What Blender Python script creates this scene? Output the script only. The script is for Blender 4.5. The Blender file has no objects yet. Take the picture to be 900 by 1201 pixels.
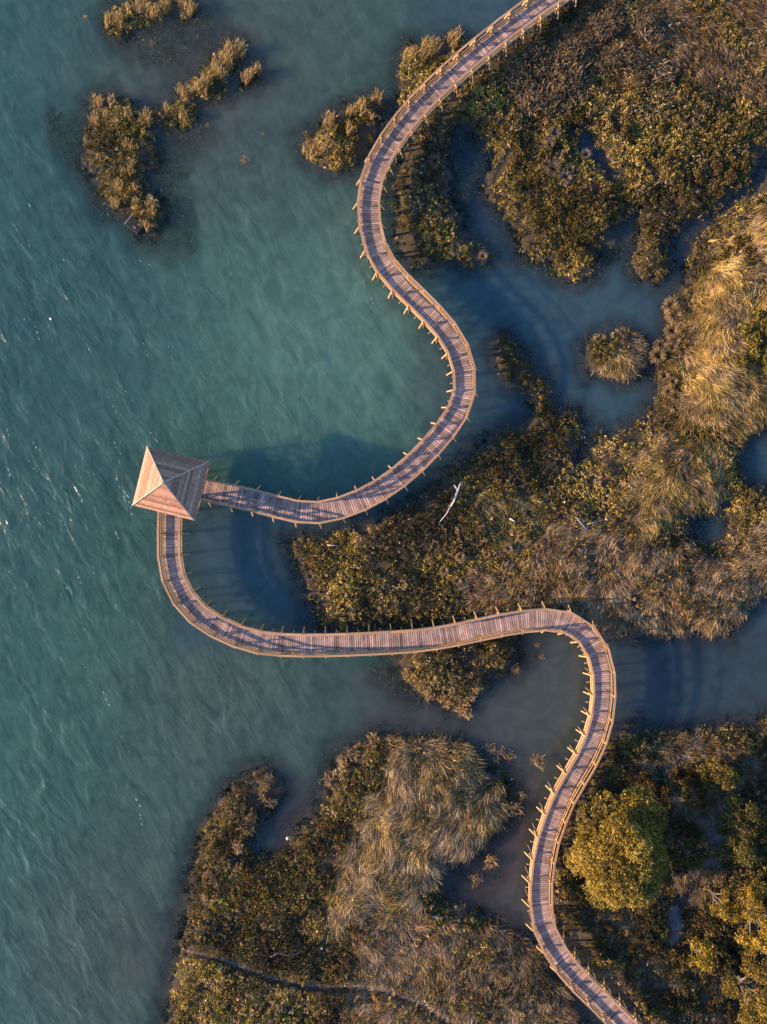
import bpy, math, random
import numpy as np
from mathutils import Vector
from math import radians as R

random.seed(7)
rng = np.random.default_rng(11)
scene = bpy.context.scene
COL = scene.collection
H = 60.0                 # camera height over the water
S = 13.344               # photo pixels per metre on the water
SUN_EL, SUN_AZ = 15.5, 6.0   # light travels towards +X, turned 8 deg to +Y
Z = (0, 0, 1)


def W(px, py, z=0.0):
    f = (H - z) / H
    return ((px - 450) / S * f, (600.5 - py) / S * f)


def WP(pts, z=0.0):
    return np.array([W(p[0], p[1], z) for p in pts])


# ------------------------------------------------------------------ noise
_perm = rng.random((256, 256))


def vnoise(x, y, seed=0):
    x = np.asarray(x, float) + seed * 17.31
    y = np.asarray(y, float) + seed * 41.77
    xi, yi = np.floor(x).astype(int), np.floor(y).astype(int)
    fx, fy = x - xi, y - yi
    fx, fy = fx * fx * (3 - 2 * fx), fy * fy * (3 - 2 * fy)
    a = _perm[xi % 256, yi % 256]
    b = _perm[(xi + 1) % 256, yi % 256]
    c = _perm[xi % 256, (yi + 1) % 256]
    d = _perm[(xi + 1) % 256, (yi + 1) % 256]
    return (a * (1 - fx) + b * fx) * (1 - fy) + (c * (1 - fx) + d * fx) * fy


def fbm(x, y, seed=0, oct=4):
    s, amp, tot = 0.0, 1.0, 0.0
    for k in range(oct):
        s = s + amp * vnoise(np.asarray(x) * 2 ** k, np.asarray(y) * 2 ** k, seed + k * 3)
        tot += amp
        amp *= 0.5
    return s / tot           # 0..1


def sstep(a, b, x):
    t = np.clip((x - a) / (b - a), 0, 1)
    return t * t * (3 - 2 * t)


# ------------------------------------------------------------------ signed distance to outlines
def sdist(poly, X, Y):
    P = np.asarray(poly, float)
    Q = np.roll(P, -1, axis=0)
    best = np.full(X.shape, 1e9)
    inside = np.zeros(X.shape, bool)
    for (ax, ay), (bx, by) in zip(P, Q):
        ex, ey = bx - ax, by - ay
        L = ex * ex + ey * ey + 1e-9
        t = np.clip(((X - ax) * ex + (Y - ay) * ey) / L, 0, 1)
        dx, dy = X - ax - t * ex, Y - ay - t * ey
        best = np.minimum(best, dx * dx + dy * dy)
        if ay != by:
            c = ((ay > Y) != (by > Y)) & (X < ex * (Y - ay) / ey + ax)
            inside ^= c
    d = np.sqrt(best)
    return np.where(inside, d, -d)


def pdist(line, X, Y):
    best = np.full(X.shape, 1e9)
    for (ax, ay), (bx, by) in zip(line[:-1], line[1:]):
        ex, ey = bx - ax, by - ay
        L = ex * ex + ey * ey + 1e-9
        t = np.clip(((X - ax) * ex + (Y - ay) * ey) / L, 0, 1)
        best = np.minimum(best, (X - ax - t * ex) ** 2 + (Y - ay - t * ey) ** 2)
    return np.sqrt(best)


def th(l, k, ox, oy):
    return [(ox + x / k, oy + y / k) for x, y in l]


LAND = {
    'north_west_ring': [(127, 20), (133, 10), (150, 3), (170, -4), (200, -6), (222, -2), (227, 10), (222, 17), (208, 16), (196, 9), (184, 18), (170, 26), (155, 28), (146, 36), (135, 38), (128, 30)],
    'west_islet': th([(320, 370), (380, 330), (440, 370), (520, 390), (560, 400), (600, 375), (640, 340), (690, 380), (690, 420), (640, 440), (590, 430), (550, 460), (545, 530), (540, 580), (500, 600), (515, 670), (560, 720), (570, 770), (540, 820), (495, 835), (480, 800), (440, 740), (420, 735), (370, 675), (330, 610), (310, 560), (310, 480), (330, 430)], 3, 0, 0),
    'west_ridge': th([(630, 310), (670, 275), (720, 270), (755, 205), (800, 140), (840, 150), (850, 210), (800, 265), (800, 330), (740, 345), (690, 335), (640, 345)], 3, 0, 0),
    'small_islet': [(285, 92), (296, 80), (304, 78), (308, 88), (300, 97), (288, 98)],
    'walk_islet': th([(165, 480), (230, 440), (300, 390), (400, 345), (440, 355), (440, 410), (410, 470), (400, 540), (340, 590), (250, 582), (175, 535)], 3, 300, 0),
    'reed_islet': th([(510, 205), (540, 155), (600, 185), (650, 150), (720, 125), (760, 150), (700, 250), (640, 320), (560, 400), (500, 470), (470, 520), (455, 480), (500, 360), (515, 290)], 3, 300, 0),
    'strip_islet': [(500, 118), (520, 122), (528, 150), (524, 175), (530, 205), (527, 225), (535, 245), (542, 268), (545, 282), (572, 292), (576, 302), (556, 306), (530, 306), (505, 308), (480, 306), (470, 285), (466, 250), (466, 215), (470, 190), (480, 170), (490, 140)],
    'north_marsh': [(655, -90), (650, -20), (640, 15), (600, 50), (560, 85), (530, 108), (505, 125), (512, 140), (548, 148), (568, 165), (582, 188), (570, 205), (572, 225), (588, 248), (603, 262), (607, 277), (614, 295), (628, 305), (650, 303), (655, 318), (675, 325), (700, 318), (706, 304), (698, 292), (706, 286), (718, 290), (725, 276), (722, 262), (735, 248), (745, 238), (760, 236), (752, 255), (750, 280), (744, 305), (745, 318), (770, 331), (785, 310), (790, 285), (800, 262), (825, 252), (840, 248), (855, 232), (882, 210), (894, 188), (912, 170), (980, 140), (1080, 100), (1080, -90)],
    'heart_of_marsh': [(1080, 150), (960, 180), (902, 212), (870, 236), (845, 250), (835, 270), (815, 285), (810, 310), (805, 330), (795, 345), (788, 365), (785, 390), (778, 410), (772, 430), (770, 460), (762, 488), (745, 502), (725, 508), (705, 508), (697, 525), (690, 545), (682, 556), (670, 550), (672, 535), (680, 520), (686, 500), (682, 487), (660, 485), (650, 475), (642, 455), (633, 440), (618, 420), (602, 402), (592, 394), (583, 400), (586, 425), (597, 445), (612, 460), (625, 470), (628, 485), (612, 497), (596, 503), (580, 512), (560, 522), (545, 537), (530, 552), (510, 568), (490, 584), (470, 598), (440, 612), (410, 622), (380, 632), (352, 636), (340, 642), (352, 665), (364, 690), (370, 715), (380, 733), (400, 741), (440, 745), (470, 752), (472, 785), (482, 800), (500, 815), (530, 832), (548, 831), (560, 811), (580, 795), (600, 783), (608, 765), (603, 742), (640, 722), (690, 728), (715, 738), (745, 742), (770, 744), (800, 738), (835, 742), (860, 738), (870, 725), (885, 705), (902, 688), (1000, 630), (1080, 600)],
    'round_islet': [(688, 412), (690, 400), (700, 394), (712, 393), (728, 388), (740, 390), (752, 402), (757, 420), (752, 432), (735, 441), (718, 441), (705, 436), (692, 436), (687, 428)],
    'south_marsh': [(300, 905), (318, 904), (332, 926), (326, 944), (308, 962), (296, 988), (300, 1008), (322, 996), (338, 976), (366, 957), (386, 926), (402, 887), (442, 863), (480, 863), (520, 866), (548, 872), (556, 890), (562, 905), (584, 905), (594, 920), (586, 935), (598, 945), (590, 962), (575, 978), (560, 1000), (538, 1008), (520, 1012), (514, 1030), (516, 1048), (540, 1064), (575, 1076), (600, 1086), (622, 1102), (640, 1130), (665, 1165), (690, 1205), (740, 1300), (185, 1300), (190, 1240), (195, 1201), (205, 1150), (212, 1110), (218, 1070), (226, 1030), (238, 985), (255, 950), (275, 922)],
    'south_east_scrub': [(716, 872), (726, 862), (745, 857), (780, 860), (815, 860), (850, 853), (905, 844), (1080, 820), (1080, 1300), (800, 1300), (775, 1225), (755, 1190), (738, 1165), (722, 1142), (698, 1122), (678, 1102), (662, 1080), (653, 1050), (652, 1015), (664, 975), (682, 940), (703, 905)],
}
PONDS = [
    [(672, 150), (690, 147), (698, 162), (712, 182), (722, 205), (708, 206), (692, 188), (676, 172)],
    [(812, 606), (830, 602), (842, 590), (853, 588), (856, 622), (850, 638), (832, 641), (815, 628)],
    [(868, 520), (885, 506), (905, 498), (1000, 470), (1000, 590), (905, 574), (880, 570), (868, 550)],
    [(812, 1040), (806, 1062), (790, 1062), (800, 1045)],
    [(312, 962), (332, 932), (392, 905), (388, 928), (374, 952), (344, 982), (322, 1002), (296, 1004), (294, 988)],
    [(512, 1024), (545, 1002), (575, 985), (590, 955), (606, 890), (660, 900), (640, 1000), (630, 1100), (592, 1078), (540, 1060), (516, 1048)],
]
WEED = [   # drowned growth under shallow water
    [(135, 25), (160, 28), (215, 18), (250, 12), (256, 40), (235, 62), (190, 88), (160, 75), (140, 55)],
    [(188, 150), (215, 140), (245, 140), (250, 160), (228, 190), (222, 225), (236, 270), (226, 296), (195, 302), (165, 285), (178, 262), (190, 230), (178, 200)],
    [(52, 120), (68, 125), (105, 170), (118, 225), (140, 262), (120, 260), (95, 215), (60, 170)],
    [(470, 180), (530, 130), (560, 150), (570, 190), (560, 240), (540, 290), (500, 325), (470, 300)],
    [(318, 628), (345, 630), (365, 690), (378, 738), (352, 715), (335, 660)],
    [(430, 775), (470, 770), (500, 822), (480, 832), (445, 805)],
    [(600, 745), (628, 748), (628, 775), (604, 790)],
    [(300, 900), (262, 930), (235, 965), (215, 1030), (204, 1100), (192, 1180), (188, 1240), (206, 1240), (225, 1040), (262, 950)],
    [(378, 880), (400, 870), (410, 900), (385, 930), (350, 960), (370, 920)],
    [(555, 895), (600, 880), (622, 930), (616, 965), (585, 990), (560, 1000)],
    [(520, 1000), (582, 985), (590, 1030), (560, 1050), (525, 1040)],
    [(705, 300), (735, 270), (728, 300), (700, 330), (650, 325), (610, 310), (590, 260), (610, 255)],
    [(672, 545), (700, 520), (690, 575), (668, 570)],
]
TRAIL = [(217, 1116), (232, 1118), (250, 1121), (275, 1129), (300, 1138), (320, 1146), (350, 1153), (380, 1157), (430, 1157), (455, 1160), (480, 1168), (505, 1180), (530, 1196), (560, 1215), (600, 1260)]
BARE = [[(783, 1068), (800, 1058), (802, 1085), (796, 1110), (783, 1112), (778, 1092)],
        [(808, 1008), (845, 1004), (850, 1016), (815, 1022)],
        [(820, 940), (845, 935), (852, 985), (838, 1000), (822, 980)]]
GRASS = {   # name: (outline, base direction deg, rgb, rgb2, length)
    'mound': ([(850, 262), (880, 250), (1080, 200), (1080, 480), (900, 492), (870, 500), (840, 507), (805, 492), (790, 470), (792, 430), (803, 400), (806, 360), (822, 320), (835, 290)], -75, (.38, .265, .085), (.33, .235, .12), 1.0),
    'crest': ([(752, 525), (790, 512), (830, 510), (862, 525), (862, 560), (845, 590), (800, 605), (780, 635), (745, 640), (728, 620), (735, 575)], -120, (.34, .245, .08), (.30, .215, .115), .95),
    'slope': ([(540, 690), (600, 660), (640, 610), (690, 600), (730, 600), (790, 640), (812, 640), (850, 645), (900, 600), (1080, 560), (1080, 640), (895, 692), (870, 735), (835, 745), (770, 748), (700, 735), (640, 718), (560, 722)], -125, (.36, .24, .115), (.31, .22, .13), .85),
    'sward': ([(462, 875), (500, 868), (545, 872), (560, 905), (585, 930), (588, 960), (560, 1000), (525, 1012), (512, 1040), (500, 1075), (450, 1085), (385, 1080), (388, 1040), (412, 985), (440, 935), (452, 895)], -105, (.37, .26, .10), (.33, .245, .145), 1.15),
    'lowland': ([(400, 1090), (500, 1060), (540, 1066), (620, 1105), (660, 1165), (700, 1300), (400, 1300), (395, 1200), (420, 1150)], -100, (.30, .20, .09), (.26, .19, .12), .75),
    'heath': ([(640, 20), (700, -20), (1080, -60), (1080, 120), (900, 130), (850, 118), (800, 95), (740, 100), (690, 110), (640, 95), (610, 60)], -60, (.20, .135, .06), (.20, .14, .08), .7),
    'patch': ([(560, 585), (600, 578), (640, 590), (645, 620), (610, 650), (570, 648), (555, 620)], -110, (.25, .20, .07), (.2, .16, .08), .6),
    'glade': ([(735, 880), (790, 868), (840, 870), (900, 860), (900, 900), (850, 930), (830, 990), (845, 1030), (800, 1045), (790, 1010), (775, 940), (745, 915)], -60, (.19, .135, .065), (.20, .165, .13), .7),
    'thicket': ([(690, 1070), (770, 1065), (790, 1110), (830, 1140), (850, 1200), (850, 1300), (800, 1300), (770, 1190), (720, 1120)], -110, (.18, .125, .055), (.17, .13, .085), .65),
    'hummock': ([(715, 398), (740, 390), (757, 405), (757, 425), (735, 442), (712, 440)], -85, (.33, .24, .09), (.3, .22, .12), .8),
}
GRASS_W = {k: WP(v[0], .4) for k, v in GRASS.items()}
LAND_W = {k: WP(v, .15) for k, v in LAND.items()}
POND_W = [WP(v, .1) for v in PONDS]
WEED_W = [WP(v) for v in WEED]
BARE_W = [WP(v, .2) for v in BARE]
TRAIL_W = [tuple(p) for p in WP(TRAIL, .3)]

GX0, GX1, GY0, GY1, GD = -48.0, 48.0, -54.0, 54.0, 0.3
gx = np.arange(GX0, GX1 + 1e-6, GD)
gy = np.arange(GY0, GY1 + 1e-6, GD)
GXX, GYY = np.meshgrid(gx, gy)
dl = np.full(GXX.shape, -1e3)
lid = np.zeros(GXX.shape, int)
for k, (nm, p) in enumerate(LAND_W.items()):
    dk = sdist(p, GXX, GYY)
    lid = np.where(dk > dl, k, lid)
    dl = np.maximum(dl, dk)
for p in POND_W:
    dl = np.minimum(dl, -sdist(p, GXX, GYY))
dpool = np.maximum(sdist(POND_W[-1], GXX, GYY), sdist(POND_W[-2], GXX, GYY))
dweed = np.full(GXX.shape, -1e3)
for p in WEED_W:
    dweed = np.maximum(dweed, sdist(p, GXX, GYY))
dbare = np.full(GXX.shape, -1e3)
for p in BARE_W:
    dbare = np.maximum(dbare, sdist(p, GXX, GYY))
dtrail = pdist(TRAIL_W, GXX, GYY)
dgr = {k: sdist(p, GXX, GYY) for k, p in GRASS_W.items()}


def samp(F, x, y):
    u = np.clip((np.asarray(x) - GX0) / GD, 0, len(gx) - 1.001)
    v = np.clip((np.asarray(y) - GY0) / GD, 0, len(gy) - 1.001)
    i, j = u.astype(int), v.astype(int)
    fu, fv = u - i, v - j
    return (F[j, i] * (1 - fu) + F[j, i + 1] * fu) * (1 - fv) + (F[j + 1, i] * (1 - fu) + F[j + 1, i + 1] * fu) * fv


def sampn(F, x, y):
    i = np.clip(((np.asarray(x) - GX0) / GD + .5).astype(int), 0, len(gx) - 1)
    j = np.clip(((np.asarray(y) - GY0) / GD + .5).astype(int), 0, len(gy) - 1)
    return F[j, i]


def land_d(x, y):       # ragged shoreline
    d = samp(dl, x, y)
    return d + (fbm(x * .8, y * .8, 3) - .5) * 1.1 + (vnoise(x * 3.1, y * 3.1, 9) - .5) * .45


def ground_h(x, y):
    d = land_d(x, y)
    land = .04 + .24 * sstep(0, 1.6, d) + .12 * sstep(1, 5, d) * fbm(x * .35, y * .35, 5)
    w = samp(dweed, x, y)
    w = w + (fbm(x * .7, y * .7, 61) - .5) * 3.0
    bed = -.05 - .75 * sstep(0, 2.6, -d) - .6 * sstep(1.5, 6, -d)
    k = sstep(-2.2, .9, w)
    sea = bed * (1 - k) + np.maximum(bed, -.30) * k
    h = np.where(d > 0, land, sea)
    for k, amp in (('mound', 1.5), ('crest', .7), ('slope', .45), ('sward', .55), ('heath', .3), ('lowland', .2)):
        h = h + amp * sstep(-.3, 3.2, samp(dgr[k], x, y)) * (d > 0) * (.55 + .8 * fbm(x * .45, y * .45, 31))
    return h


# ------------------------------------------------------------------ object helpers
def link(o, parent=None):
    COL.objects.link(o)
    if parent is not None:
        o.parent = parent
    return o


def tag(o, label=None, cat=None, group=None, kind=None):
    for k, v in (('label', label), ('category', cat), ('group', group), ('kind', kind)):
        if v:
            o[k] = v
    return o


def empty(name, loc=(0, 0, 0), rz=0.0):
    o = bpy.data.objects.new(name, None)
    o.location = loc
    o.rotation_euler = (0, 0, rz)
    o.empty_display_size = .3
    return link(o)


def np_mesh(name, V, F, mat, parent=None, tint=None, smooth=False, extra=None):
    """V (n,3); F list of index arrays (m,k) of one k each"""
    V = np.asarray(V, np.float32)
    me = bpy.data.meshes.new(name)
    if not isinstance(F, (list, tuple)):
        F = [F]
    F = [np.asarray(f, np.int32) for f in F if len(f)]
    nl = sum(f.size for f in F)
    npoly = sum(len(f) for f in F)
    me.vertices.add(len(V))
    me.vertices.foreach_set('co', V.ravel())
    me.loops.add(nl)
    me.polygons.add(npoly)
    me.loops.foreach_set('vertex_index', np.concatenate([f.ravel() for f in F]))
    tot = np.concatenate([np.full(len(f), f.shape[1], np.int32) for f in F])
    st = np.concatenate([[0], np.cumsum(tot)[:-1]]).astype(np.int32)
    me.polygons.foreach_set('loop_start', st)
    me.polygons.foreach_set('loop_total', tot)
    me.polygons.foreach_set('use_smooth', np.full(npoly, bool(smooth)))
    me.update(calc_edges=True)
    if tint is not None:
        a = me.color_attributes.new('tint', 'FLOAT_COLOR', 'POINT')
        c = np.ones((len(V), 4), np.float32)
        c[:, :3] = tint
        a.data.foreach_set('color', c.ravel())
    for k, v in (extra or {}).items():
        a = me.attributes.new(k, 'FLOAT', 'POINT')
        a.data.foreach_set('value', np.asarray(v, np.float32).ravel())
    me.materials.append(mat)
    return link(bpy.data.objects.new(name, me), parent)


class MB:
    """collects solid bars and tubes with a tint per piece"""

    def __init__(s):
        s.v, s.f, s.f3, s.c = [], [], [], []
        s.n = 0

    def add(s, v, f, c=(1, 1, 1)):
        v = np.asarray(v, float)
        s.v.append(v)
        f = np.asarray(f, int) + s.n
        (s.f if f.shape[1] == 4 else s.f3).append(f)
        s.c.append(np.tile(np.asarray(c, float), (len(v), 1)))
        s.n += len(v)

    def hexa(s, b, t, c=(1, 1, 1)):
        s.add(list(b) + list(t), [(3, 2, 1, 0), (4, 5, 6, 7), (0, 1, 5, 4), (1, 2, 6, 5), (2, 3, 7, 6), (3, 0, 4, 7)], c)

    def bar(s, p, q, w, h, c=(1, 1, 1), up=(0, 0, 1)):
        p, q, up = Vector(p), Vector(q), Vector(up)
        d = (q - p).normalized()
        if abs(d.dot(up)) > .99:
            up = Vector((1, 0, 0))
        sd = d.cross(up).normalized() * (w / 2)
        u = sd.cross(d).normalized() * (h / 2)
        s.hexa([p - sd - u, p + sd - u, q + sd - u, q - sd - u], [p - sd + u, p + sd + u, q + sd + u, q - sd + u], c)

    def box(s, c0, sx, sy, sz, rz=0.0, c=(1, 1, 1)):
        ca, sa = math.cos(rz), math.sin(rz)
        pts = []
        for zz in (0, sz):
            for x, y in ((-sx, -sy), (sx, -sy), (sx, sy), (-sx, sy)):
                pts.append((c0[0] + x / 2 * ca - y / 2 * sa, c0[1] + x / 2 * sa + y / 2 * ca, c0[2] + zz))
        s.hexa(pts[:4], pts[4:], c)

    def tube(s, pts, rad, n=7, c=(1, 1, 1)):
        pts = [Vector(p) for p in pts]
        vs = []
        for i, p in enumerate(pts):
            d = (pts[min(i + 1, len(pts) - 1)] - pts[max(i - 1, 0)]).normalized()
            a = d.cross(Vector((.31, .17, .93))).normalized()
            b = d.cross(a)
            for k in range(n):
                t = 2 * math.pi * k / n
                vs.append(p + (a * math.cos(t) + b * math.sin(t)) * rad[i])
        fs = []
        for i in range(len(pts) - 1):
            for k in range(n):
                fs.append((i * n + k, i * n + (k + 1) % n, (i + 1) * n + (k + 1) % n, (i + 1) * n + k))
        m = len(vs)
        vs += [pts[0], pts[-1]]
        s.add(vs, fs, c)
        base = s.n - len(vs)
        L = (len(pts) - 1) * n
        s.f3.append(np.array([(base + (k + 1) % n, base + k, base + m) for k in range(n)] + [(base + L + k, base + L + (k + 1) % n, base + m + 1) for k in range(n)]))

    def build(s, name, mat, parent=None, smooth=False):
        F = []
        if s.f:
            F.append(np.concatenate(s.f))
        if s.f3:
            F.append(np.concatenate(s.f3))
        return np_mesh(name, np.concatenate(s.v), F, mat, parent, np.concatenate(s.c), smooth)


def copy_tree(o, parent=None):
    c = o.copy()
    link(c, parent)
    for ch in list(o.children):
        copy_tree(ch, c)
    return c


# ------------------------------------------------------------------ materials
def new_mat(name):
    m = bpy.data.materials.new(name)
    m.use_nodes = True
    nt = m.node_tree
    return m, nt, nt.nodes['Principled BSDF'], nt.nodes, nt.links


def mat_tinted(name, rough=.8, var=.25, scale=6.0, spec=.3, translucent=0.0, bump=0.0, stretch=None, mult=(1, 1, 1)):
    m, nt, b, N, L = new_mat(name)
    at = N.new('ShaderNodeAttribute'); at.attribute_name = 'tint'
    tc = N.new('ShaderNodeTexCoord')
    no = N.new('ShaderNodeTexNoise'); no.inputs['Scale'].default_value = scale; no.inputs['Detail'].default_value = 4
    src = tc.outputs['Object']
    if stretch:
        mp = N.new('ShaderNodeMapping'); mp.inputs['Scale'].default_value = stretch
        L.new(src, mp.inputs['Vector']); src = mp.outputs['Vector']
    L.new(src, no.inputs['Vector'])
    mr = N.new('ShaderNodeMapRange')
    mr.inputs['From Min'].default_value = .3; mr.inputs['From Max'].default_value = .7
    mr.inputs['To Min'].default_value = 1 - var; mr.inputs['To Max'].default_value = 1 + var
    L.new(no.outputs['Fac'], mr.inputs['Value'])
    mx = N.new('ShaderNodeVectorMath'); mx.operation = 'SCALE'
    L.new(at.outputs['Color'], mx.inputs[0]); L.new(mr.outputs['Result'], mx.inputs['Scale'])
    m2 = N.new('ShaderNodeVectorMath'); m2.operation = 'MULTIPLY'
    L.new(mx.outputs['Vector'], m2.inputs[0]); m2.inputs[1].default_value = mult
    L.new(m2.outputs['Vector'], b.inputs['Base Color'])
    b.inputs['Roughness'].default_value = rough
    b.inputs['Specular IOR Level'].default_value = spec
    if bump:
        bp = N.new('ShaderNodeBump'); bp.inputs['Strength'].default_value = bump; bp.inputs['Distance'].default_value = .02
        L.new(no.outputs['Fac'], bp.inputs['Height']); L.new(bp.outputs['Normal'], b.inputs['Normal'])
    if translucent:
        tr = N.new('ShaderNodeBsdfTranslucent'); L.new(m2.outputs['Vector'], tr.inputs['Color'])
        ms = N.new('ShaderNodeMixShader'); ms.inputs['Fac'].default_value = translucent
        L.new(b.outputs[0], ms.inputs[1]); L.new(tr.outputs[0], ms.inputs[2])
        L.new(ms.outputs[0], N['Material Output'].inputs['Surface'])
    return m


M_LEAF = mat_tinted('marsh leaf', .7, .2, 3.0, .2, .22)
M_GRASS = mat_tinted('dry grass', .65, .2, 2.0, .25, .22)
M_DECK = mat_tinted('weathered decking', .75, .3, 1.6, .25, 0, .3)
M_RAIL = mat_tinted('weathered rail timber', .7, .2, 7.0, .25, 0, .25)
M_ROOF = mat_tinted('roof boards', .6, .28, 4.0, .35, 0, .25)
M_BARK = mat_tinted('bark', .85, .3, 9.0, .15, 0, .4)
M_MISC = mat_tinted('painted and worn things', .55, .15, 12.0, .4)


def mat_ground():
    m, nt, b, N, L = new_mat('marsh mud')
    at = N.new('ShaderNodeAttribute'); at.attribute_name = 'tint'
    tc = N.new('ShaderNodeTexCoord')
    no = N.new('ShaderNodeTexNoise'); no.inputs['Scale'].default_value = 2.2; no.inputs['Detail'].default_value = 8
    L.new(tc.outputs['Object'], no.inputs['Vector'])
    mr = N.new('ShaderNodeMapRange'); mr.inputs['From Min'].default_value = .3; mr.inputs['From Max'].default_value = .7
    mr.inputs['To Min'].default_value = .6; mr.inputs['To Max'].default_value = 1.4
    L.new(no.outputs['Fac'], mr.inputs['Value'])
    mx = N.new('ShaderNodeVectorMath'); mx.operation = 'SCALE'
    L.new(at.outputs['Color'], mx.inputs[0]); L.new(mr.outputs['Result'], mx.inputs['Scale'])
    L.new(mx.outputs['Vector'], b.inputs['Base Color'])
    b.inputs['Roughness'].default_value = .9; b.inputs['Specular IOR Level'].default_value = .2
    bp = N.new('ShaderNodeBump'); bp.inputs['Strength'].default_value = .6; bp.inputs['Distance'].default_value = .06
    L.new(no.outputs['Fac'], bp.inputs['Height']); L.new(bp.outputs['Normal'], b.inputs['Normal'])
    return m


def mat_water():
    m, nt, b, N, L = new_mat('turbid water')
    at = N.new('ShaderNodeAttribute'); at.attribute_name = 'tint'
    al = N.new('ShaderNodeAttribute'); al.attribute_name = 'murk'
    ro = N.new('ShaderNodeAttribute'); ro.attribute_name = 'chop'
    tc = N.new('ShaderNodeTexCoord')

    def wave(rot, sc, scale, detail=3, dist=.6):
        mp = N.new('ShaderNodeMapping'); mp.vector_type = 'TEXTURE'
        mp.inputs['Rotation'].default_value = (0, 0, R(rot)); mp.inputs['Scale'].default_value = (1 / sc[0], 1 / sc[1], 1)
        L.new(tc.outputs['Object'], mp.inputs['Vector'])
        no = N.new('ShaderNodeTexNoise'); no.inputs['Scale'].default_value = scale; no.inputs['Detail'].default_value = detail
        no.inputs['Distortion'].default_value = dist
        L.new(mp.outputs['Vector'], no.inputs['Vector'])
        return no.outputs['Fac']

    def mul(a, k):
        n = N.new('ShaderNodeMath'); n.operation = 'MULTIPLY'
        L.new(a, n.inputs[0])
        if isinstance(k, (int, float)):
            n.inputs[1].default_value = k
        else:
            L.new(k, n.inputs[1])
        return n.outputs[0]

    def add(a, c):
        n = N.new('ShaderNodeMath'); L.new(a, n.inputs[0]); L.new(c, n.inputs[1]); return n.outputs[0]
    # crests run upper-left to lower-right: short across (x after rotation), long along
    w0 = wave(32, (1.0, .44), .62, 2, .55)
    w1 = wave(28, (1.0, .5), 1.4, 2, .4)
    w2 = wave(44, (1.0, .7), 2.8, 3, .4)
    w3 = wave(15, (1.0, .6), 5.5, 2)
    hgt = add(add(add(mul(w1, .66), mul(w2, .26)), mul(w3, .05)), mul(w0, 1.7))
    patch = N.new('ShaderNodeTexNoise'); patch.inputs['Scale'].default_value = .09; patch.inputs['Detail'].default_value = 3
    L.new(tc.outputs['Object'], patch.inputs['Vector'])
    pm = N.new('ShaderNodeMapRange'); pm.inputs['From Min'].default_value = .3; pm.inputs['From Max'].default_value = .7
    pm.inputs['To Min'].default_value = .55; pm.inputs['To Max'].default_value = 1.25
    L.new(patch.outputs['Fac'], pm.inputs['Value'])
    hh = mul(mul(hgt, ro.outputs['Fac']), pm.outputs['Result'])
    bp = N.new('ShaderNodeBump'); bp.inputs['Strength'].default_value = 1.0; bp.inputs['Distance'].default_value = .175
    L.new(hh, bp.inputs['Height'])
    L.new(bp.outputs['Normal'], b.inputs['Normal'])
    # drifting silt: slow colour variation
    s = N.new('ShaderNodeTexNoise'); s.inputs['Scale'].default_value = .5; s.inputs['Detail'].default_value = 6; s.inputs['Distortion'].default_value = 1.2
    L.new(tc.outputs['Object'], s.inputs['Vector'])
    mr = N.new('ShaderNodeMapRange'); mr.inputs['From Min'].default_value = .3; mr.inputs['From Max'].default_value = .7
    mr.inputs['To Min'].default_value = .66; mr.inputs['To Max'].default_value = .98
    L.new(s.outputs['Fac'], mr.inputs['Value'])
    mx = N.new('ShaderNodeVectorMath'); mx.operation = 'SCALE'
    L.new(at.outputs['Color'], mx.inputs[0]); L.new(mr.outputs['Result'], mx.inputs['Scale'])
    L.new(mx.outputs['Vector'], b.inputs['Base Color'])
    L.new(al.outputs['Fac'], b.inputs['Alpha'])
    b.inputs['Roughness'].default_value = .2
    b.inputs['IOR'].default_value = 1.47
    b.inputs['Specular IOR Level'].default_value = .5
    b.subsurface_method = 'BURLEY'
    b.inputs['Subsurface Weight'].default_value = .8
    b.inputs['Subsurface Radius'].default_value = (.8, 1.0, 1.0)
    b.inputs['Subsurface Scale'].default_value = 6.0
    return m


M_GROUND, M_WATER = mat_ground(), mat_water()

# ------------------------------------------------------------------ terrain and water sheets
def sheet(step, x0, x1, y0, y1, far=400):
    xs = np.concatenate([[-far, x0 - 60, x0 - 20], np.arange(x0, x1 + 1e-6, step), [x1 + 20, x1 + 60, far]])
    ys = np.concatenate([[-far, y0 - 60, y0 - 20], np.arange(y0, y1 + 1e-6, step), [y1 + 20, y1 + 60, far]])
    X, Y = np.meshgrid(xs, ys)
    n, m = X.shape
    idx = np.arange(n * m).reshape(n, m)
    F = np.stack([idx[:-1, :-1], idx[:-1, 1:], idx[1:, 1:], idx[1:, :-1]], -1).reshape(-1, 4)
    return X.ravel(), Y.ravel(), F


X, Y, F = sheet(.2, -42, 42, -50, 50)
hz = ground_h(X, Y)
d = land_d(X, Y)
mud = np.array([.058, .046, .030])
sand = np.array([.12, .105, .115])
silt = np.array([.060, .050, .043])
c = np.where((d > .2)[:, None], mud, silt) * (0.8 + .5 * fbm(X * .6, Y * .6, 8))[:, None]
wb = (sstep(-.4, .5, samp(dbare, X, Y) + (fbm(X * 1.2, Y * 1.2, 14) - .5) * 1.5))[:, None]
c = c * (1 - wb) + sand * wb
g = np_mesh('ground', np.stack([X, Y, hz], 1), F, M_GROUND, None, c, True)
tag(g, kind='structure')

X, Y, F = sheet(.35, -42, 42, -50, 50)
d = land_d(X, Y)
depth = -ground_h(X, Y)
# named places of the water, by distance
def blob(px, py, r):
    x, y = W(px, py)
    return np.exp(-((X - x) ** 2 + (Y - y) ** 2) / (2 * (r / S) ** 2))


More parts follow.
